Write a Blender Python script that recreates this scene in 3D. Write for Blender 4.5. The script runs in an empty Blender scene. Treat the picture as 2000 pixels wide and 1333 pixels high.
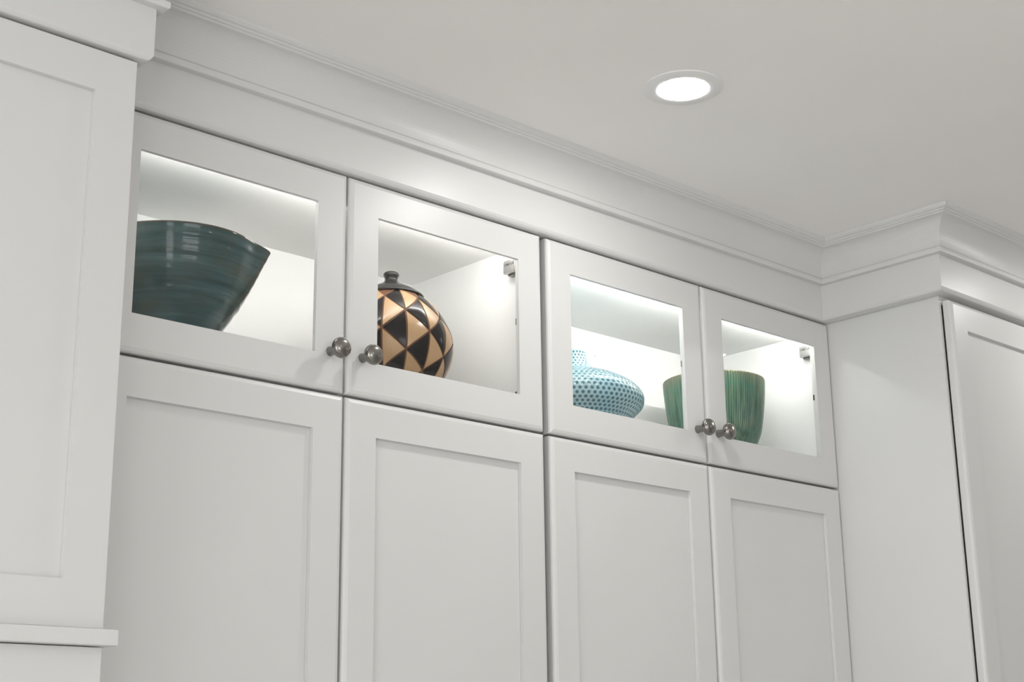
import bpy, bmesh, math, random
from mathutils import Vector, Matrix, noise

random.seed(4)
SC = bpy.context.scene
C = SC.collection
Z0 = 2.270            # height of the upper door tops above the floor

# ------------------------------------------------------------------ camera
yaw, pitch, roll = 0.75653, 0.27512, -0.01336
fw = Vector((math.sin(yaw)*math.cos(pitch), math.cos(yaw)*math.cos(pitch), math.sin(pitch)))
rt = fw.cross(Vector((0, 0, 1))).normalized()
up = rt.cross(fw)
r2 = math.cos(roll)*rt + math.sin(roll)*up
u2 = -math.sin(roll)*rt + math.cos(roll)*up
cam_d = bpy.data.cameras.new('camera')
cam_d.sensor_width = 36.0
cam_d.lens = 2925.58/2000*36.0
cam = bpy.data.objects.new('camera', cam_d)
C.objects.link(cam)
cam.matrix_world = Matrix((
    (r2.x, u2.x, -fw.x, -0.99146),
    (r2.y, u2.y, -fw.y, -1.93972),
    (r2.z, u2.z, -fw.z, -0.97874+Z0),
    (0, 0, 0, 1)))
cam_d.clip_start = 0.05
SC.camera = cam

# ------------------------------------------------------------------ world, daylight, exposure
SKY = 3.4
LAMP = 108.0
STRIP = 32.0
w = bpy.data.worlds.new('world'); SC.world = w
w.use_nodes = True
w.node_tree.nodes['Background'].inputs[0].default_value = (0.975, 0.985, 0.985, 1)
w.node_tree.nodes['Background'].inputs[1].default_value = SKY
SC.view_settings.view_transform = 'Standard'
SC.view_settings.look = 'None'
SC.view_settings.exposure = 0.29
SC.view_settings.gamma = 1.0
SC.view_settings.use_curve_mapping = False
RX0, RX1, RY0, RY1 = -2.5, 4.4, -4.8, 0.40
CEIL = Z0 + 0.172
# openings: (wall, start, end, sill, head); the left wall's run along y, the front wall's along x
WINDOWS = [('left', -4.30, -2.75, 0.30, 2.15), ('left', -2.45, -0.90, 0.30, 2.15), ('front', -1.60, 0.40, 0.95, 2.15)]
for (wl, a, b, c, d) in WINDOWS:                                   # portals: they only guide the sky's light
    l = bpy.data.lights.new('window_portal', 'AREA'); l.shape = 'RECTANGLE'
    l.size = b-a; l.size_y = d-c
    l.cycles.is_portal = True
    o = bpy.data.objects.new('window_portal', l); C.objects.link(o)
    if wl == 'front':
        o.location = ((a+b)/2, RY0-0.02, (c+d)/2); o.rotation_euler = (math.radians(90), 0, 0)
    else:
        o.location = (RX0-0.02, (a+b)/2, (c+d)/2); o.rotation_euler = (math.radians(90), 0, math.radians(-90))

# ------------------------------------------------------------------ materials
MATS = {}
def nodes(name):
    m = bpy.data.materials.new(name); m.use_nodes = True
    nt = m.node_tree
    return m, nt, nt.nodes['Principled BSDF']

def paint(name, col, rough, bump=0.02, scale=140.0, var=0.012):
    m, nt, b = nodes(name)
    tc = nt.nodes.new('ShaderNodeTexCoord')
    n1 = nt.nodes.new('ShaderNodeTexNoise'); n1.inputs['Scale'].default_value = scale; n1.inputs['Detail'].default_value = 3
    nt.links.new(tc.outputs['Object'], n1.inputs['Vector'])
    bp = nt.nodes.new('ShaderNodeBump'); bp.inputs['Strength'].default_value = bump; bp.inputs['Distance'].default_value = 0.002
    nt.links.new(n1.outputs['Fac'], bp.inputs['Height']); nt.links.new(bp.outputs['Normal'], b.inputs['Normal'])
    n2 = nt.nodes.new('ShaderNodeTexNoise'); n2.inputs['Scale'].default_value = 3.0
    nt.links.new(tc.outputs['Object'], n2.inputs['Vector'])
    cr = nt.nodes.new('ShaderNodeValToRGB')
    cr.color_ramp.elements[0].position = .3; cr.color_ramp.elements[1].position = .7
    cr.color_ramp.elements[0].color = tuple(max(0, c-var) for c in col)+(1,)
    cr.color_ramp.elements[1].color = tuple(min(1, c+var) for c in col)+(1,)
    nt.links.new(n2.outputs['Fac'], cr.inputs[0]); nt.links.new(cr.outputs[0], b.inputs['Base Color'])
    b.inputs['Roughness'].default_value = rough
    MATS[name] = m
    return m
paint('cabinet_paint', (0.70, 0.70, 0.688), 0.36)
paint('interior_white', (0.89, 0.89, 0.88), 0.42)
paint('ceiling_paint', (0.91, 0.89, 0.873), 0.85, 0.05, 220)
paint('wall_paint', (0.76, 0.75, 0.73), 0.8, 0.05, 200)
paint('lamp_trim', (0.82, 0.82, 0.81), 0.4, 0.0)
paint('window_paint', (0.8, 0.8, 0.8), 0.4, 0.0)

def metal(name, col, rough, an=0.0):
    m, nt, b = nodes(name)
    tc = nt.nodes.new('ShaderNodeTexCoord')
    mp = nt.nodes.new('ShaderNodeMapping'); mp.inputs['Scale'].default_value = (1, 1, 14)
    n = nt.nodes.new('ShaderNodeTexNoise'); n.inputs['Scale'].default_value = 160; n.inputs['Detail'].default_value = 4
    nt.links.new(tc.outputs['Object'], mp.inputs[0]); nt.links.new(mp.outputs[0], n.inputs['Vector'])
    mr = nt.nodes.new('ShaderNodeMapRange'); mr.inputs[3].default_value = rough*.8; mr.inputs[4].default_value = rough*1.25
    nt.links.new(n.outputs['Fac'], mr.inputs[0]); nt.links.new(mr.outputs[0], b.inputs['Roughness'])
    b.inputs['Base Color'].default_value = col+(1,)
    b.inputs['Metallic'].default_value = 1.0
    MATS[name] = m
metal('brushed_nickel', (0.27, 0.257, 0.24), 0.22)
metal('hinge_steel', (0.62, 0.61, 0.60), 0.30)

def plain(name, col, rough, **kw):
    m, nt, b = nodes(name)
    tc = nt.nodes.new('ShaderNodeTexCoord')
    n = nt.nodes.new('ShaderNodeTexNoise'); n.inputs['Scale'].default_value = 60
    nt.links.new(tc.outputs['Object'], n.inputs['Vector'])
    mx = nt.nodes.new('ShaderNodeMix'); mx.data_type = 'RGBA'
    nt.links.new(n.outputs['Fac'], mx.inputs[0])
    mx.inputs[6].default_value = tuple(c*.88 for c in col)+(1,)
    mx.inputs[7].default_value = tuple(min(1, c*1.12) for c in col)+(1,)
    nt.links.new(mx.outputs[2], b.inputs['Base Color'])
    b.inputs['Roughness'].default_value = rough
    for k, v in kw.items(): b.inputs[k].default_value = v
    MATS[name] = m
    return m
plain('dark_print', (0.05, 0.05, 0.05), 0.6)
plain('jar_black', (0.008, 0.0065, 0.006), 0.14, **{'Specular IOR Level': 0.28})
plain('jar_tan', (0.42, 0.265, 0.140), 0.26)
plain('jar_groove', (0.11, 0.042, 0.016), 0.75)
plain('jar_lid', (0.022, 0.021, 0.020), 0.22, **{'Specular IOR Level': 0.4})
plain('screw_white', (0.78, 0.78, 0.76), 0.4)
plain('toe_dark', (0.2, 0.2, 0.2), 0.7)

def emit(name, col, s):
    m = bpy.data.materials.new(name); m.use_nodes = True
    nt = m.node_tree; nt.nodes.remove(nt.nodes['Principled BSDF'])
    e = nt.nodes.new('ShaderNodeEmission'); e.inputs[0].default_value = col+(1,); e.inputs[1].default_value = s
    nt.links.new(e.outputs[0], nt.nodes['Material Output'].inputs[0]); MATS[name] = m
emit('lamp_glow', (1.0, 0.985, 0.962), LAMP)
emit('strip_glow', (1.0, 0.985, 0.955), STRIP)
emit('strip_glow_bright', (1.0, 0.985, 0.955), STRIP*1.5)

def glass():
    m = bpy.data.materials.new('clear_glass'); m.use_nodes = True
    nt = m.node_tree; nt.nodes.remove(nt.nodes['Principled BSDF'])
    lw = nt.nodes.new('ShaderNodeLayerWeight'); lw.inputs[0].default_value = .5
    pw = nt.nodes.new('ShaderNodeMath'); pw.operation = 'POWER'; pw.inputs[1].default_value = 5.0
    fr = nt.nodes.new('ShaderNodeMath'); fr.operation = 'MULTIPLY_ADD'; fr.inputs[1].default_value = .9; fr.inputs[2].default_value = .02
    nt.links.new(lw.outputs['Facing'], pw.inputs[0]); nt.links.new(pw.outputs[0], fr.inputs[0])
    t = nt.nodes.new('ShaderNodeBsdfTransparent'); t.inputs[0].default_value = (0.985, 0.99, 0.987, 1)
    g = nt.nodes.new('ShaderNodeBsdfGlossy'); g.inputs['Roughness'].default_value = 0.0
    mx = nt.nodes.new('ShaderNodeMixShader')
    nt.links.new(fr.outputs[0], mx.inputs[0]); nt.links.new(t.outputs[0], mx.inputs[1]); nt.links.new(g.outputs[0], mx.inputs[2])
    nt.links.new(mx.outputs[0], nt.nodes['Material Output'].inputs[0]); MATS['clear_glass'] = m
glass()

def floor_mat():
    m, nt, b = nodes('oak_floor')
    tc = nt.nodes.new('ShaderNodeTexCoord')
    mp = nt.nodes.new('ShaderNodeMapping'); mp.inputs['Scale'].default_value = (1.2, 14, 1)
    n = nt.nodes.new('ShaderNodeTexNoise'); n.inputs['Scale'].default_value = 4; n.inputs['Detail'].default_value = 6
    nt.links.new(tc.outputs['Object'], mp.inputs[0]); nt.links.new(mp.outputs[0], n.inputs['Vector'])
    cr = nt.nodes.new('ShaderNodeValToRGB')
    cr.color_ramp.elements[0].color = (0.59, 0.57, 0.545, 1); cr.color_ramp.elements[1].color = (0.71, 0.69, 0.665, 1)
    nt.links.new(n.outputs['Fac'], cr.inputs[0]); nt.links.new(cr.outputs[0], b.inputs['Base Color'])
    b.inputs['Roughness'].default_value = 0.45; MATS['oak_floor'] = m
floor_mat()

def bowl_glaze():
    m, nt, b = nodes('teal_bowl_glaze')
    tc = nt.nodes.new('ShaderNodeTexCoord')
    def nz(scale, vec, det, rough=.6, dist=0.0):
        n = nt.nodes.new('ShaderNodeTexNoise'); n.inputs['Scale'].default_value = scale; n.inputs['Detail'].default_value = det
        n.inputs['Roughness'].default_value = rough; n.inputs['Distortion'].default_value = dist
        mp = nt.nodes.new('ShaderNodeMapping'); mp.inputs['Scale'].default_value = vec
        nt.links.new(tc.outputs['Object'], mp.inputs[0]); nt.links.new(mp.outputs[0], n.inputs['Vector'])
        return n
    n = nz(1.0, (5.0, 5.0, 95.0), 6, .6, .3)                       # brushed glaze bands round the wall
    cr = nt.nodes.new('ShaderNodeValToRGB'); e = cr.color_ramp.elements
    e[0].position = .32; e[0].color = (0.022, 0.050, 0.053, 1)
    e[1].position = .70; e[1].color = (0.080, 0.140, 0.140, 1)
    x = e.new(.5); x.color = (0.038, 0.085, 0.090, 1)
    nt.links.new(n.outputs['Fac'], cr.inputs[0])
    n2 = nz(9.0, (1, 1, 2.2), 4)
    mr = nt.nodes.new('ShaderNodeMapRange'); mr.inputs[1].default_value = .45; mr.inputs[2].default_value = .70
    nt.links.new(n2.outputs['Fac'], mr.inputs[0])
    mx = nt.nodes.new('ShaderNodeMix'); mx.data_type = 'RGBA'
    nt.links.new(mr.outputs[0], mx.inputs[0]); nt.links.new(cr.outputs[0], mx.inputs[6]); mx.inputs[7].default_value = (0.060, 0.076, 0.064, 1)
    at = nt.nodes.new('ShaderNodeAttribute'); at.attribute_name = 'rim'
    m2 = nt.nodes.new('ShaderNodeMix'); m2.data_type = 'RGBA'
    nt.links.new(at.outputs['Fac'], m2.inputs[0]); nt.links.new(mx.outputs[2], m2.inputs[6]); m2.inputs[7].default_value = (0.062, 0.056, 0.045, 1)
    nt.links.new(m2.outputs[2], b.inputs['Base Color'])
    n3 = nz(1.0, (8, 8, 150), 2)
    bp = nt.nodes.new('ShaderNodeBump'); bp.inputs['Strength'].default_value = .32; bp.inputs['Distance'].default_value = .001
    nt.links.new(n3.outputs['Fac'], bp.inputs['Height']); nt.links.new(bp.outputs['Normal'], b.inputs['Normal'])
    b.inputs['Roughness'].default_value = 0.11
    b.inputs['Specular IOR Level'].default_value = 0.40
    MATS['teal_bowl_glaze'] = m
bowl_glaze()

def dimple_glaze():
    m, nt, b = nodes('blue_dimple_glaze')
    tc = nt.nodes.new('ShaderNodeTexCoord')
    sx = nt.nodes.new('ShaderNodeSeparateXYZ'); nt.links.new(tc.outputs['Object'], sx.inputs[0])
    n = nt.nodes.new('ShaderNodeTexNoise'); n.inputs['Scale'].default_value = 16; n.inputs['Detail'].default_value = 3
    nt.links.new(tc.outputs['Object'], n.inputs['Vector'])
    base = nt.nodes.new('ShaderNodeMix'); base.data_type = 'RGBA'
    nt.links.new(n.outputs['Fac'], base.inputs[0]); base.inputs[6].default_value = (0.30, 0.54, 0.62, 1); base.inputs[7].default_value = (0.47, 0.60, 0.62, 1)
    dot = nt.nodes.new('ShaderNodeMix'); dot.data_type = 'RGBA'
    nt.links.new(n.outputs['Fac'], dot.inputs[0]); dot.inputs[6].default_value = (0.008, 0.085, 0.15, 1); dot.inputs[7].default_value = (0.012, 0.09, 0.10, 1)
    at = nt.nodes.new('ShaderNodeAttribute'); at.attribute_name = 'dimple'
    mx = nt.nodes.new('ShaderNodeMix'); mx.data_type = 'RGBA'
    nt.links.new(at.outputs['Fac'], mx.inputs[0]); nt.links.new(base.outputs[2], mx.inputs[6]); nt.links.new(dot.outputs[2], mx.inputs[7])
    nt.links.new(mx.outputs[2], b.inputs['Base Color'])
    b.inputs['Roughness'].default_value = 0.10
    MATS['blue_dimple_glaze'] = m
dimple_glaze()

def green_glaze():
    m, nt, b = nodes('green_fluted_glaze')
    tc = nt.nodes.new('ShaderNodeTexCoord')
    mp = nt.nodes.new('ShaderNodeMapping'); mp.inputs['Scale'].default_value = (110, 110, 2.2)
    nt.links.new(tc.outputs['Object'], mp.inputs[0])
    n = nt.nodes.new('ShaderNodeTexNoise'); n.inputs['Scale'].default_value = 1.5; n.inputs['Detail'].default_value = 5
    nt.links.new(mp.outputs[0], n.inputs['Vector'])
    cr = nt.nodes.new('ShaderNodeValToRGB'); e = cr.color_ramp.elements
    e[0].position = .34; e[0].color = (0.018, 0.070, 0.050, 1)
    e[1].position = .68; e[1].color = (0.105, 0.160, 0.090, 1)
    x = e.new(.5); x.color = (0.045, 0.130, 0.080, 1)
    nt.links.new(n.outputs['Fac'], cr.inputs[0])
    n2 = nt.nodes.new('ShaderNodeTexNoise'); n2.inputs['Scale'].default_value = 9; n2.inputs['Detail'].default_value = 2
    nt.links.new(tc.outputs['Object'], n2.inputs['Vector'])
    mr = nt.nodes.new('ShaderNodeMapRange'); mr.inputs[1].default_value = .50; mr.inputs[2].default_value = .85
    nt.links.new(n2.outputs['Fac'], mr.inputs[0])
    mx = nt.nodes.new('ShaderNodeMix'); mx.data_type = 'RGBA'
    nt.links.new(mr.outputs[0], mx.inputs[0]); nt.links.new(cr.outputs[0], mx.inputs[6]); mx.inputs[7].default_value = (0.03, 0.17, 0.12, 1)
    at = nt.nodes.new('ShaderNodeAttribute'); at.attribute_name = 'rim'
    m2 = nt.nodes.new('ShaderNodeMix'); m2.data_type = 'RGBA'
    nt.links.new(at.outputs['Fac'], m2.inputs[0]); nt.links.new(mx.outputs[2], m2.inputs[6]); m2.inputs[7].default_value = (0.16, 0.145, 0.085, 1)
    nt.links.new(m2.outputs[2], b.inputs['Base Color'])
    b.inputs['Roughness'].default_value = 0.15
    MATS['green_fluted_glaze'] = m
green_glaze()

# ------------------------------------------------------------------ helpers
def mesh_obj(name, verts, faces, mat, parent=None, smooth=False):
    me = bpy.data.meshes.new(name)
    me.from_pydata([tuple(v) for v in verts], [], faces)
    bm = bmesh.new(); bm.from_mesh(me)
    bmesh.ops.recalc_face_normals(bm, faces=bm.faces)
    bm.to_mesh(me); bm.free()
    me.materials.append(MATS[mat])
    if smooth:
        me.polygons.foreach_set('use_smooth', [True]*len(me.polygons))
        me.set_sharp_from_angle(angle=math.radians(38))
    o = bpy.data.objects.new(name, me); C.objects.link(o)
    if parent: o.parent = parent
    return o

def box_data(x0, x1, y0, y1, z0, z1):
    v = [(x, y, z) for z in (z0, z1) for y in (y0, y1) for x in (x0, x1)]
    f = [(0, 2, 3, 1), (4, 5, 7, 6), (0, 1, 5, 4), (2, 6, 7, 3), (0, 4, 6, 2), (1, 3, 7, 5)]
    return v, f

def box(name, b, mat, parent=None, bevel=0.0):
    v, f = box_data(*b)
    if not bevel: return mesh_obj(name, v, f, mat, parent)
    me = bpy.data.meshes.new(name); me.from_pydata(v, [], f)
    bm = bmesh.new(); bm.from_mesh(me)
    bmesh.ops.recalc_face_normals(bm, faces=bm.faces)
    bmesh.ops.bevel(bm, geom=list(bm.edges), offset=bevel, segments=2, profile=0.6, affect='EDGES')
    bm.to_mesh(me); bm.free(); me.materials.append(MATS[mat])
    o = bpy.data.objects.new(name, me); C.objects.link(o)
    if parent: o.parent = parent
    return o

def empty(name, loc, label, cat, group=None):
    o = bpy.data.objects.new(name, None); C.objects.link(o); o.location = loc; o.empty_display_size = .1
    o['label'] = label; o['category'] = cat
    if group: o['group'] = group
    return o

def structure(o, label=None):
    o['kind'] = 'structure'
    if label: o['label'] = label
    return o

def lathe(name, prof, mat, parent=None, seg=64, fn=None, attr=None, closed_ends=True, axis='Z'):
    """prof: list of (r, z); fn(r, z, th, i) -> (r, z); attr=(name, func(r,z,th,i))"""
    vs, fs, av = [], [], []
    for i, (r, z) in enumerate(prof):
        for k in range(seg):
            th = 2*math.pi*k/seg
            rr, zz = fn(r, z, th, i) if fn else (r, z)
            if axis == 'Z': vs.append((rr*math.cos(th), rr*math.sin(th), zz))
            else: vs.append((rr*math.cos(th), -zz, rr*math.sin(th)))       # axis -Y
            if attr: av.append(attr[1](r, z, th, i))
    n = len(prof)
    for i in range(n-1):
        for k in range(seg):
            k2 = (k+1) % seg
            fs.append((i*seg+k, i*seg+k2, (i+1)*seg+k2, (i+1)*seg+k))
    if closed_ends:
        fs.append(tuple(range(seg))[::-1]); fs.append(tuple((n-1)*seg+k for k in range(seg)))
    o = mesh_obj(name, vs, fs, mat, parent, True)
    if attr:
        a = o.data.attributes.new(attr[0], 'FLOAT', 'POINT'); a.data.foreach_set('value', av)
    return o

def smooth_profile(pts, n):
    """Catmull-Rom through (r, z) points"""
    out = []
    P = [pts[0]]+list(pts)+[pts[-1]]
    m = len(pts)-1
    for j in range(n+1):
        t = j/n*m; i = min(int(t), m-1); u = t-i
        p0, p1, p2, p3 = P[i], P[i+1], P[i+2], P[i+3]
        q = []
        for c in (0, 1):
            q.append(.5*((2*p1[c])+(-p0[c]+p2[c])*u+(2*p0[c]-5*p1[c]+4*p2[c]-p3[c])*u*u+(-p0[c]+3*p1[c]-3*p2[c]+p3[c])*u**3))
        out.append((max(q[0], 0.0), q[1]))
    return out

def rings_mesh(name, rings, w, h, mat, parent, cap_back=True, cap_front=False):
    """rectangular loft: rings of (inset, y); local frame x 0..w, z 0..-h"""
    vs, fs = [], []
    for (d, y) in rings:
        vs += [(d, y, -d), (w-d, y, -d), (w-d, y, -h+d), (d, y, -h+d)]
    n = len(rings)
    for i in range(n-1):
        for k in range(4):
            k2 = (k+1) % 4
            fs.append((i*4+k, i*4+k2, (i+1)*4+k2, (i+1)*4+k))
    return mesh_obj(name, vs, fs, mat, parent)

S = 0.0614          # stile and rail width
def glass_door(parent, x, w, z, h, knob_side, hinge_side):
    """door frame with rabbet; origin at its top left front corner"""
    R = 0.011
    fr = rings_mesh('door', [(0, .020), (0, .0065), (.0012, .0036), (.0035, .0016), (.0085, 0), (S, 0), (S, .0075), (S-R, .0075), (S-R, .020), (0, .020)], w, h, 'cabinet_paint', parent)
    fr.location = (x, 0, z)
    g = box('glass_pane', (S-R+.0006, w-S+R-.0006, .0078, .0108, -h+S-R+.0006, -S+R-.0006), 'clear_glass', fr)
    kx = (w-.0305) if knob_side == 'R' else .0305
    kn = lathe('knob', smooth_profile([(.0084, 0), (.0082, .002), (.0076, .006), (.0074, .015), (.0082, .0185), (.0120, .0215), (.0160, .0250), (.0176, .0290), (.0172, .0330), (.0150, .0368), (.0098, .0398), (.0030, .0410), (.0004, .0411)], 60), 'brushed_nickel', fr, 40, axis='Y')
    kn.location = (kx, 0, -.3195)
    kn['label'] = 'brushed nickel mushroom knob'
    # small metal clip that holds the pane, half way up the meeting stile and the hinge stile
    for sx, ox in ((S-R+.0003, 1), (w-S+R-.0003, -1)):
        x0, x1 = (sx, sx+.0045) if ox > 0 else (sx-.0045, sx)
        cl = box('glass_clip', (x0, x1, .0112, .0165, -.187, -.174), 'brushed_nickel', fr, .0008)
    return fr

def shaker_door(parent, x, w, z, h, y=0.0, edge=1.0):
    fr = rings_mesh('door', [(0, .020), (0, .0065*edge), (.0012*edge, .0036*edge), (.0035*edge, .0016*edge), (.0085*edge, 0), (S, 0), (S+.0006, .0075), (S-.009, .0078), (S-.009, .016), (S, .0162), (S, .020), (0, .020)], w, h, 'cabinet_paint', parent)
    fr.location = (x, y, z)
    pn = box('recessed_panel', (S-.0085, w-S+.0085, .0080, .0155, -h+S-.0085, -S+.0085), 'cabinet_paint', fr)
    return fr

def text_obj(name, body, size, mat, parent, loc, rot, sx=1.0):
    cu = bpy.data.curves.new(name, 'FONT'); cu.body = body; cu.size = size; cu.align_x = 'CENTER'; cu.align_y = 'CENTER'
    cu.extrude = 0.00015; cu.offset = 0.00006
    o = bpy.data.objects.new(name, cu); C.objects.link(o)
    dg = bpy.context.evaluated_depsgraph_get()
    me = bpy.data.meshes.new_from_object(o.evaluated_get(dg))
    bpy.data.objects.remove(o); bpy.data.curves.remove(cu)
    me.name = name; me.materials.clear(); me.materials.append(MATS[mat])
    o = bpy.data.objects.new(name, me); C.objects.link(o)
    o.parent = parent; o.location = loc; o.rotation_euler = rot; o.scale = (sx, 1, 1)
    return o

def hinge(parent, xw, zc, show_name):
    """cup hinge seen from the side: cap face looks to -x; xw = cabinet side wall"""
    xf = xw-.022
    b = box('hinge', (xf, xf+.010, .0225, .0545, zc-.0135, zc+.0130), 'hinge_steel', parent, .0018)
    b['label'] = 'polished steel concealed hinge'
    box('hinge_arm', (xf+.0090, xw-.0002, .027, .0505, zc-.0165, zc+.0085), 'brushed_nickel', b, .0012)
    box('hinge_cup', (xf-.0012, xw-.004, .0205, .0238, zc-.0145, zc+.0140), 'brushed_nickel', b, .001)
    if show_name:
        # reading direction runs from the back of the cabinet to its front
        text_obj('hinge_lettering', 'OMEGA', .0078, 'dark_print', b, (xf-.0001, .0375, zc+.0035), (math.radians(90), 0, math.radians(-90)))
    return b

# ------------------------------------------------------------------ room shell
structure(box('floor', (RX0, RX1, RY0, RY1, -.05, 0), 'oak_floor'))
structure(box('ceiling', (RX0, RX1, RY0, RY1, CEIL, CEIL+.08), 'ceiling_paint'))
structure(box('wall_back', (RX0, RX1, RY1, RY1+.1, 0, CEIL), 'wall_paint'))
structure(box('wall_right', (RX1, RX1+.1, RY0, RY1, 0, CEIL), 'wall_paint'))
def pierced_wall(name, wl, s0, s1):
    wins = [q for q in WINDOWS if q[0] == wl]
    xs = [s0]+[v for q in wins for v in (q[1], q[2])]+[s1]
    zs = [0, wins[0][3], wins[0][4], CEIL]
    vs, fs = [], []
    for i in range(len(xs)-1):
        for j in range(3):
            if j == 1 and i % 2 == 1: continue
            if wl == 'front': v, f = box_data(xs[i], xs[i+1], RY0-.1, RY0, zs[j], zs[j+1])
            else: v, f = box_data(RX0-.1, RX0, xs[i], xs[i+1], zs[j], zs[j+1])
            n = len(vs); vs += v; fs += [tuple(k+n for k in q) for q in f]
    return structure(mesh_obj(name, vs, fs, 'wall_paint'))
pierced_wall('wall_left', 'left', RY0, RY1)
pierced_wall('wall_front', 'front', RX0, RX1)
for i, (wl, a, b, c, d) in enumerate(WINDOWS):
    wf = structure(rings_mesh('window_%d' % (i+1), [(0, .10), (0, 0), (.05, 0), (.05, .10), (0, .10)], b-a, d-c, 'window_paint', None))
    if wl == 'front': wf.location = (a, RY0-.11, d)
    else:
        wf.location = (RX0-.01, a, d); wf.rotation_euler = (0, 0, math.radians(90))
    box('mullion', ((b-a)/2-.02, (b-a)/2+.02, .03, .08, -(d-c)+.05, -.05), 'window_paint', wf)

# ------------------------------------------------------------------ frieze boards and crown moulding, mitred round the cabinet fronts
XL, YL, YM, XR, YR = -0.014, -0.160, -0.011, 1.823, -0.322
PATH = [(RX0, YL), (XL, YL), (XL, YM), (XR, YM), (XR, YR), (RX1, YR)]
def offset_points(o):
    out = []
    n = len(PATH)
    for i, (x, y) in enumerate(PATH):
        nx = ny = 0
        for (a, b) in ((i-1, i), (i, i+1)):
            if a < 0 or b >= n: continue
            dx, dy = PATH[b][0]-PATH[a][0], PATH[b][1]-PATH[a][1]
            l = math.hypot(dx, dy)
            nx += dy/l; ny += -dx/l
        out.append((x+nx*o, y+ny*o))
    return out
def run_pieces(profile, names, smooth_from=None):
    rows = [(offset_points(o), z) for (o, z) in profile]
    for s in range(len(PATH)-1):
        vs, fs = [], []
        for (pts, z) in rows:
            vs.append((pts[s][0], pts[s][1], Z0+z)); vs.append((pts[s+1][0], pts[s+1][1], Z0+z))
        n = len(rows)
        for i in range(n):
            j = (i+1) % n
            fs.append((2*i, 2*i+1, 2*j+1, 2*j))
        fs.append(tuple(2*i for i in range(n))); fs.append(tuple(2*i+1 for i in range(n))[::-1])
        o = structure(mesh_obj(names[s], vs, fs, 'cabinet_paint'))
FRIEZE = [(-.048, .0030), (-.0075, .0030), (-.0050, .0036), (-.0020, .0066), (0, .0110), (0, .092), (-.048, .092)]
run_pieces(FRIEZE, ['trim_%d' % i for i in range(1, 6)])
CB = .0850
cove = []
for i in range(15):                                                   # quarter-ellipse cove
    t = i/14*math.pi/2
    cove.append((.0105+.0390*(1-math.cos(t)), CB+.0145+.0565*math.sin(t)))
CROWN = [(-.02, CB), (.0125, CB), (.0140, CB+.0010), (.0145, CB+.0030), (.0145, CB+.0095), (.0135, CB+.0115), (.0098, CB+.0124), (.0096, CB+.0140)] + cove + \
        [(.0520, CB+.0715), (.0525, CB+.0745), (.0565, CB+.0752), (.0580, CB+.0780), (.0620, CB+.0787), (.0660, CB+.0820), (.0680, .1719), (-.02, .1719)]
run_pieces(CROWN, ['trim_%d' % i for i in range(6, 11)])

# ------------------------------------------------------------------ the glazed upper cabinets and the tall cabinets under them
W, G, G2, H = 0.457, 0.0056, 0.0162, 0.3858
LOW_TOP = -H-.0049
DEPTH = 0.354
def upper_cabinet(x0, label, side_margin, glow):
    xa, xb = x0-side_margin[0], x0+2*W+G+side_margin[1]
    r = empty('glazed_wall_cabinet', (0, 0, Z0), label, 'cabinet', 'glazed cabinets over the tall cabinets')
    t = .018
    box('side_panel', (xa, xa+t, .0225, DEPTH, -H, .0022), 'interior_white', r)
    box('side_panel', (xb-t, xb, .0225, DEPTH, -H, .0022), 'interior_white', r)
    box('top_panel', (xa+t, xb-t, .0225, DEPTH, -.020, .0022), 'interior_white', r)
    box('bottom_panel', (xa+t, xb-t, .0225, DEPTH, -H, -H+.020), 'interior_white', r)
    bk = box('back_panel', (xa, xb, DEPTH, DEPTH+.012, -H, .0022), 'interior_white', r)
    glass_door(r, x0, W, 0, H, 'R', 'L')
    glass_door(r, x0+W+G, W, 0, H, 'L', 'R')
    # LED strip behind the top rail
    ch = box('led_strip', (xa+t+.022, xb-t-.022, .0235, .0275, -.0470, -.0203), 'hinge_steel', r)
    ch['label'] = 'slim LED light strip behind the door rail'
    box('light_diffuser', (xa+t+.024, xb-t-.024, .0276, .0322, -.0465, -.0365), glow, ch)
    hinge(r, xb-t, -.063, True)
    hinge(r, xb-t, -H+.0585, False)
    return r, xa+t, xb-t
ca, ia0, ia1 = upper_cabinet(0.0, 'white glazed wall cabinet holding the dark teal bowl and the black-and-tan jar', (.006, -.010), 'strip_glow')
cb, ib0, ib1 = upper_cabinet(2*W+G+G2, 'white glazed wall cabinet holding the pale blue dimpled vase and the green fluted vase', (-.010, -.004), 'strip_glow_bright')
sc_ = lathe('screw_cap', [(.0001, .0), (.0035, .0), (.0035, .0015), (.002, .0022), (.0001, .0023)], 'screw_white', cb, 20, axis='Y', closed_ends=False)
sc_.location = (1.438, DEPTH, -.075)

def tall_cabinet(x0, label, side_margin):
    xa, xb = x0-side_margin[0], x0+2*W+G+side_margin[1]
    r = empty('tall_cabinet', (0, 0, 0), label, 'cabinet', 'tall cabinets with panelled doors')
    top = Z0+LOW_TOP+.0005; t = .018; kick = .10
    box('side_panel', (xa, xa+t, .0225, DEPTH+.012, kick, top), 'cabinet_paint', r)
    box('side_panel', (xb-t, xb, .0225, DEPTH+.012, kick, top), 'cabinet_paint', r)
    box('top_panel', (xa+t, xb-t, .0225, DEPTH+.012, top-.018, top), 'cabinet_paint', r)
    box('back_panel', (xa+t, xb-t, DEPTH, DEPTH+.012, kick, top-.018), 'cabinet_paint', r)
    box('bottom_panel', (xa+t, xb-t, .0225, DEPTH, kick, kick+.018), 'cabinet_paint', r)
    box('toe_kick', (xa, xb, .075, .093, 0, kick), 'toe_dark', r)
    dh = Z0+LOW_TOP-kick-.004
    shaker_door(r, x0, W, Z0+LOW_TOP, dh)
    shaker_door(r, x0+W+G, W, Z0+LOW_TOP, dh)
    return r
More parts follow.
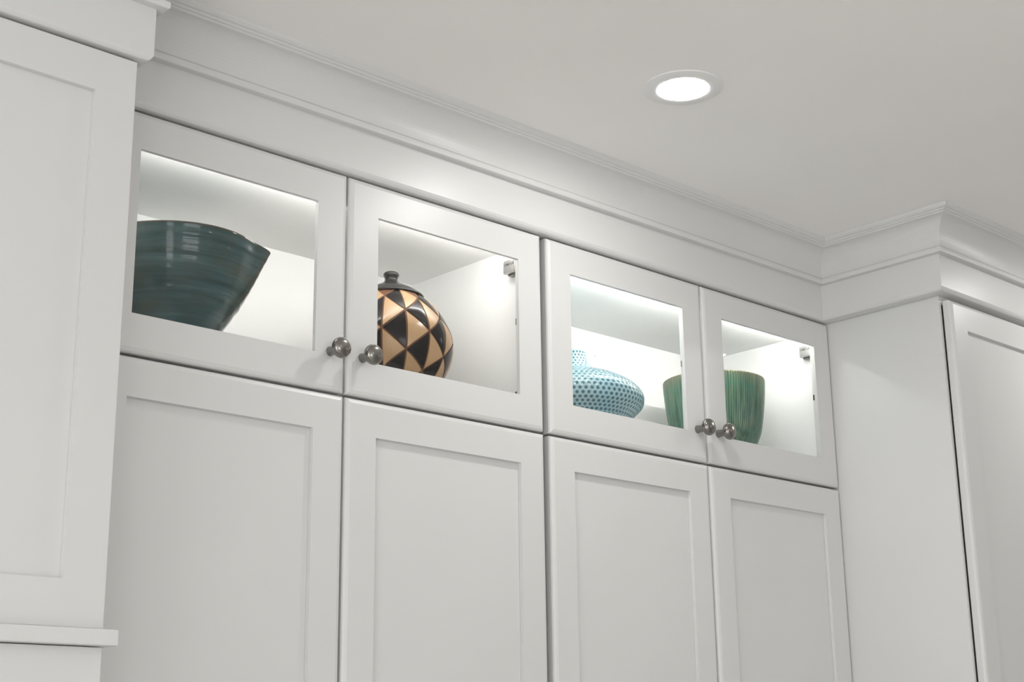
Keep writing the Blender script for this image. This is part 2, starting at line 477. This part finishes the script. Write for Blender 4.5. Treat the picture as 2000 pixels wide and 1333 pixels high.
tall_cabinet(0.0, 'tall white cabinet with panelled doors below the teal bowl and patterned jar', (.006, -.010))
tall_cabinet(2*W+G+G2, 'tall white cabinet with panelled doors below the blue vase and green vase', (-.010, -.004))

# ------------------------------------------------------------------ deeper cabinet on the right: plain side, panelled front
XS = 1.859
r = empty('pantry_cabinet', (0, 0, 0), 'deep white cabinet with plain side standing forward beside the green vase', 'cabinet')
box('side_panel', (XS, XS+.0075, -.291, RY1-.002, 0, Z0+.0026), 'cabinet_paint', r)
box('side_panel', (2.84, 2.86, -.291, RY1-.002, 0, Z0+.0026), 'cabinet_paint', r)
box('top_panel', (XS+.0075, 2.84, -.291, RY1-.002, Z0-.016, Z0+.0026), 'cabinet_paint', r)
box('face_rail', (XS+.020, 2.84, -.270, -.255, .12, Z0-.016), 'cabinet_paint', r)
box('toe_kick', (XS+.020, 2.84, -.23, -.21, 0, .10), 'toe_dark', r)
for k in range(2):
    shaker_door(r, XS+.0105+k*(.478+.006), .478, Z0-.0085, Z0-.0085-.105, y=-.3135)

# ------------------------------------------------------------------ cabinet on the left: panelled front above a ledge
xl = -.0325
r = empty('ledge_cabinet', (0, 0, 0), 'white panelled cabinet with a projecting ledge board across its front', 'cabinet')
LZ = Z0-.8065
box('side_panel', (xl-.020, xl, -.127, RY1-.002, 0, Z0+.0026), 'cabinet_paint', r)
box('side_panel', (xl-.92, xl-.90, -.127, RY1-.002, 0, Z0+.0026), 'cabinet_paint', r)
box('top_panel', (xl-.90, xl-.020, -.127, RY1-.002, Z0-.016, Z0+.0026), 'cabinet_paint', r)
box('ledge_board', (xl-.92, xl+.0115, -.168, -.1265, LZ-.0205, LZ), 'cabinet_paint', r, .0016)
for k in range(2):
    shaker_door(r, xl-.459-k*.461, .459, Z0-.0015, .8035, y=-.148, edge=.18)
    shaker_door(r, xl-.459-k*.461, .459, LZ-.0215, LZ-.0215-.10, y=-.148, edge=.18)
box('toe_kick', (xl-.92, xl, -.09, -.07, 0, .10), 'toe_dark', r)

# ------------------------------------------------------------------ ceiling downlights
def downlight(x, y, label):
    d = empty('recessed_downlight', (x, y, CEIL), label, 'ceiling light', 'recessed ceiling downlights')
    lathe('trim_ring', [(.0466, -.0040), (.0480, -.0044), (.056, -.0042), (.066, -.0034), (.0705, -.0022), (.0708, -.0001), (.0466, -.0001), (.0466, -.0040)], 'lamp_trim', d, 72, closed_ends=False)
    lathe('lens', [(.0464, -.0030), (.0458, -.0038), (.042, -.0043), (.030, -.0047), (.015, -.0049), (.0002, -.0050)], 'lamp_glow', d, 56, closed_ends=False)
    return d
downlight(0.9045, -0.381, 'round white recessed downlight glowing in the ceiling in front of the glazed cabinets')
downlight(2.38, -0.66, 'round white recessed downlight in the ceiling in front of the deep cabinet')
downlight(-1.3, -1.9, 'round white recessed downlight in the ceiling near the tall side windows')
downlight(0.9, -2.2, 'round white recessed downlight in the open middle of the ceiling')
downlight(2.9, -2.4, 'round white recessed downlight in the ceiling near the plain side wall')

# ------------------------------------------------------------------ pots on the cabinet floors
FLOOR = -H+.0202       # inside bottom of the glazed cabinets, relative to Z0

def bowl():
    base = Z0+FLOOR
    def zz(z): return z-FLOOR
    outer = [(.0470, zz(FLOOR)), (.0480, zz(-.360)), (.0500, zz(-.350)), (.0570, zz(-.330)), (.0670, zz(-.307)), (.0830, zz(-.279)), (.0935, zz(-.264)), (.1045, zz(-.245)),
             (.1150, zz(-.2275)), (.1240, zz(-.2065)), (.1310, zz(-.184)), (.1375, zz(-.155)), (.1395, zz(-.1440))]
    po = smooth_profile(outer, 190)
    rimz = po[-1][1]
    rim = [(.1393, rimz+.0022), (.1378, rimz+.0034), (.1362, rimz+.0026)]
    inner = [(r-.0065, z+.0005) for (r, z) in po[::-1] if r-.0065 > .042 and z > .02]
    inner = [q for q in inner[2::4]]+[(.02, .018), (.0005, .0175)]
    prof = po+rim+inner
    no = len(po)
    th0 = math.radians(-40)
    def fn(r, z, th, i):
        d = (th-th0+math.pi) % (2*math.pi)-math.pi
        k = max(0.0, (z-.10)/(rimz-.10))
        sp = math.exp(-(d/.18)**2)*.0185*k**1.7
        low = -.004*math.exp(-(d/.16)**2)*k**6
        ring = .00016*math.sin(z*430+.4*math.sin(3*th))+.0015*math.exp(-((z-.124)/.0038)**2)+.0006*math.exp(-((z-.205)/.004)**2)
        if i >= no: ring = 0
        wob = .0012*math.sin(2*th+1)*k
        return (r+sp+ring+wob, z+low+.0008*math.sin(3*th)*k)
    def at(r, z, th, i):
        d = (th-th0+math.pi) % (2*math.pi)-math.pi
        return 1.0 if no-3 <= i < no+4 else (.7*math.exp(-(d/.05)**2) if i < no and z > .1 else 0.0)
    o = lathe('spouted_bowl', prof, 'teal_bowl_glaze', None, 160, fn, ('rim', at))
    o.location = (.228, .170, base)
    o['label'] = 'large glossy dark teal ceramic bowl with a pouring lip'; o['category'] = 'bowl'
bowl()

def jar():
    ax, ay = .6884, .17
    base = Z0+FLOOR
    r = empty('lidded_jar', (ax, ay, base), 'round jar covered in black and tan triangles with a dark knobbed lid', 'jar')
    PR = [(.050, FLOOR), (.052, -.362), (.060, -.348), (.0745, -.325), (.0875, -.305), (.1003, -.2867), (.1089, -.2701), (.1147, -.2505), (.1166, -.2307), (.1147, -.2108), (.1071, -.1928), (.0947, -.1706), (.0783, -.1504), (.0600, -.1355), (.0560, -.1330)]
    def rad(z):
        for (ra, za), (rb, zb) in zip(PR, PR[1:]):
            if z <= zb: return ra+(rb-ra)*max(0, (z-za))/(zb-za)
        return PR[-1][0]
    SM = smooth_profile(PR, 140)
    def rads(z):
        if z <= SM[0][1]: return SM[0][0]
        for (ra, za), (rb, zb) in zip(SM, SM[1:]):
            if za <= z <= zb and zb > za: return ra+(rb-ra)*(z-za)/(zb-za)
        return SM[-1][0]
    lathe('body', [(q[0]-.0008, q[1]-FLOOR) for q in SM], 'jar_groove', r, 72)
    rows = [-.1225, -.1527, -.1855, -.2236, -.2621, -.2937, -.3215, -.3450, -.3640]
    N = 16; TH0 = math.radians(-114)
    dth = 2*math.pi/N
    n = 8
    def tile_mesh(tri, nm, mat):
        # tri: 3 x (theta, z), shrunk toward its middle to leave a groove
        pts = []
        P = [Vector((t*.1, z)) for (t, z) in tri]
        cen = (P[0]+P[1]+P[2])/3
        # inset every edge by a fixed width
        g = .0015
        def inset():
            res = []
            for i in range(3):
                a, b_, c_ = P[i-1], P[i], P[(i+1) % 3]
                u = (a-b_).normalized(); v = (c_-b_).normalized()
                s = math.sqrt(max(1e-6, 1-(u.dot(v))**2))
                res.append(b_+(u+v)*(g/s))
            return res
        Q = inset()
        vs, fs, idx = [], [], {}
        for lift in (0, 1):
            for i in range(n+1):
                for j in range(n+1-i):
                    a, b_ = i/n, j/n
                    p = Q[0]*(1-a-b_)+Q[1]*a+Q[2]*b_
                    th, z = p.x/.1, min(p.y, -.1342)
                    edge = min(a, b_, 1-a-b_)
                    rr = rads(z)+(-.0012 if not lift else (.0006 if edge > 1e-6 else .0003))
                    idx[(lift, i, j)] = len(vs)
                    vs.append((rr*math.cos(th), rr*math.sin(th), z-FLOOR))
        for i in range(n):
            for j in range(n-i):
                fs.append((idx[(1, i, j)], idx[(1, i+1, j)], idx[(1, i, j+1)]))
                if i+j < n-1: fs.append((idx[(1, i+1, j)], idx[(1, i+1, j+1)], idx[(1, i, j+1)]))
        rim = [(i, 0) for i in range(n)]+[(n-i, i) for i in range(n)]+[(0, n-i) for i in range(n)]
        for a, b_ in zip(rim, rim[1:]+rim[:1]):
            fs.append((idx[(1,)+a], idx[(1,)+b_], idx[(0,)+b_], idx[(0,)+a]))
        return vs, fs
    protos = {}
    for k in range(N):
        par = k % 2                     # meridian 0 carries the even rows
        for q in range(len(rows)-2):
            if q % 2 != par: continue
            for side in (1, -1):
                key = (par, q, side)
                if key not in protos:
                    tri = [(TH0, rows[q]), (TH0, rows[q+2]), (TH0+side*dth, rows[q+1])]
                    vs, fs = tile_mesh(tri, 'triangle_tile', None)
                    protos[key] = mesh_obj('triangle_tile', vs, fs, 'jar_tan' if side > 0 else 'jar_black', r, True)
                    o = protos[key]
                else:
                    o = protos[key].copy(); C.objects.link(o)
                o.rotation_euler = (0, 0, k*dth)
    lid = lathe('lid', [(q[0], q[1]-FLOOR) for q in smooth_profile([(.0540, -.1352), (.0610, -.1345), (.0625, -.1325), (.0605, -.1300), (.0575, -.1280), (.0460, -.1195), (.0320, -.1125), (.0210, -.1072), (.0145, -.1025), (.0120, -.0980), (.0128, -.0940), (.0148, -.0900), (.0148, -.0865), (.0115, -.0832), (.0050, -.0816), (.0003, -.0814)], 90)], 'jar_lid', r, 64)
    lid['label'] = 'dark pewter-grey lid with a turned knob'
    return r
jar()

def dimple_vase():
    ax, ay = 1.1806, .170
    pts = [(.0500, FLOOR), (.0540, -.3625), (.0720, -.3480), (.0930, -.3250), (.1130, -.2985), (.1255, -.2860), (.1375, -.2735), (.1410, -.2592), (.1390, -.2470), (.1300, -.2340), (.1142, -.2208), (.0913, -.2085), (.0704, -.2005), (.0500, -.1940), (.0366, -.1885), (.0300, -.1800), (.0253, -.1680), (.0232, -.1560), (.0224, -.1480), (.0205, -.1440), (.0165, -.1428), (.0150, -.1450), (.0150, -.1600), (.0150, -.1750)]
    NP = 300
    prof = [(q[0], q[1]-FLOOR) for q in smooth_profile(pts, NP)]
    # arc length along the profile
    arc = [0.0]
    for a, b_ in zip(prof, prof[1:]): arc.append(arc[-1]+math.hypot(a[0]-b_[0], a[1]-b_[1]))
    zi = lambda i: prof[i][1]+FLOOR
    # rows of dots
    rows = []
    last = next(i for i in range(NP) if prof[i][0] < .0235 and zi(i) > -.16)
    a = arc[3]; odd = 0
    def at_arc(s):
        for i in range(NP):
            if arc[i+1] >= s: return i
        return NP
    while True:
        i = at_arc(a); rr = prof[i][0]
        if a > arc[last]+.003: break
        cnt = 72 if rr > .112 else (60 if rr > .088 else (44 if rr > .062 else (30 if rr > .040 else 20)))
        step = .0092 if rr > .062 else .0068
        rows.append((a, cnt, odd, .0036 if rr > .062 else .0023))
        odd ^= 1; a += step
    SEG = 440
    def dim(i, th):
        s = arc[i]; best = 0.0
        for (ra, cnt, od, rad) in near[i]:
            ph = (th/(2*math.pi)*cnt+.5*od) % 1.0
            du = (ph-.5)*2*math.pi*prof[i][0]/cnt
            d2 = (du*du+(s-ra)**2)/(rad*rad)
            if d2 < 6: best = max(best, 1.0/(1.0+math.exp((d2-1.0)*3.2)))
        return best
    near = [[q for q in rows if abs(q[0]-arc[i]) < .0085] for i in range(NP+1)]
    cache = {}
    def fn(r, z, th, i):
        d = dim(i, th); cache[(i, round(th, 5))] = d
        return (r-.0011*d, z)
    o = lathe('dimpled_vase', prof, 'blue_dimple_glaze', None, SEG, fn, ('dimple', lambda r, z, th, i: cache[(i, round(th, 5))]))
    o.location = (ax, ay, Z0+FLOOR)
    o['label'] = 'pale blue squat ceramic vase with narrow neck covered in dark dimples'; o['category'] = 'vase'
dimple_vase()

def fluted_vase():
    pts = [(.0700, FLOOR), (.0740, -.3625), (.0790, -.3400), (.0850, -.3120), (.0935, -.2852), (.0995, -.2713), (.1035, -.2573), (.1085, -.2279), (.1125, -.1982), (.1152, -.1684), (.1163, -.1500), (.1163, -.1430)]
    po = [(q[0], q[1]-FLOOR) for q in smooth_profile(pts, 70)]
    rz = po[-1][1]
    prof = po+[(.1155, rz+.002), (.1140, rz+.0028), (.1125, rz+.002)]+[(r_-.007, z_) for (r_, z_) in po[-3:8:-6]]+[(.05, .012), (.0005, .012)]
    no = len(po)
    NR = 116
    rnd = [random.uniform(.6, 1.35) for _ in range(NR)]
    jit = [random.uniform(-.12, .12) for _ in range(NR)]
    def fn(r, z, th, i):
        if i > no+1: return (r, z)
        u = th/(2*math.pi)*NR
        k = int(u) % NR
        f = abs(math.sin(math.pi*(u-int(u))))
        return (r-.0012*rnd[k]*(1-f)**1.3+.0003*jit[k]*6*f, z+.0007*jit[k])
    def at(r, z, th, i):
        if no-1 <= i < no+4: return 1.0
        if i >= no: return 0.0
        return max(0.0, .55-(rz-z)/.05)
    o = lathe('fluted_vase', prof, 'green_fluted_glaze', None, NR*7, fn, ('rim', at))
    o.location = (1.6386, .1736, Z0+FLOOR)
    o['label'] = 'wide green ceramic vase with fine vertical flutes'; o['category'] = 'vase'
fluted_vase()
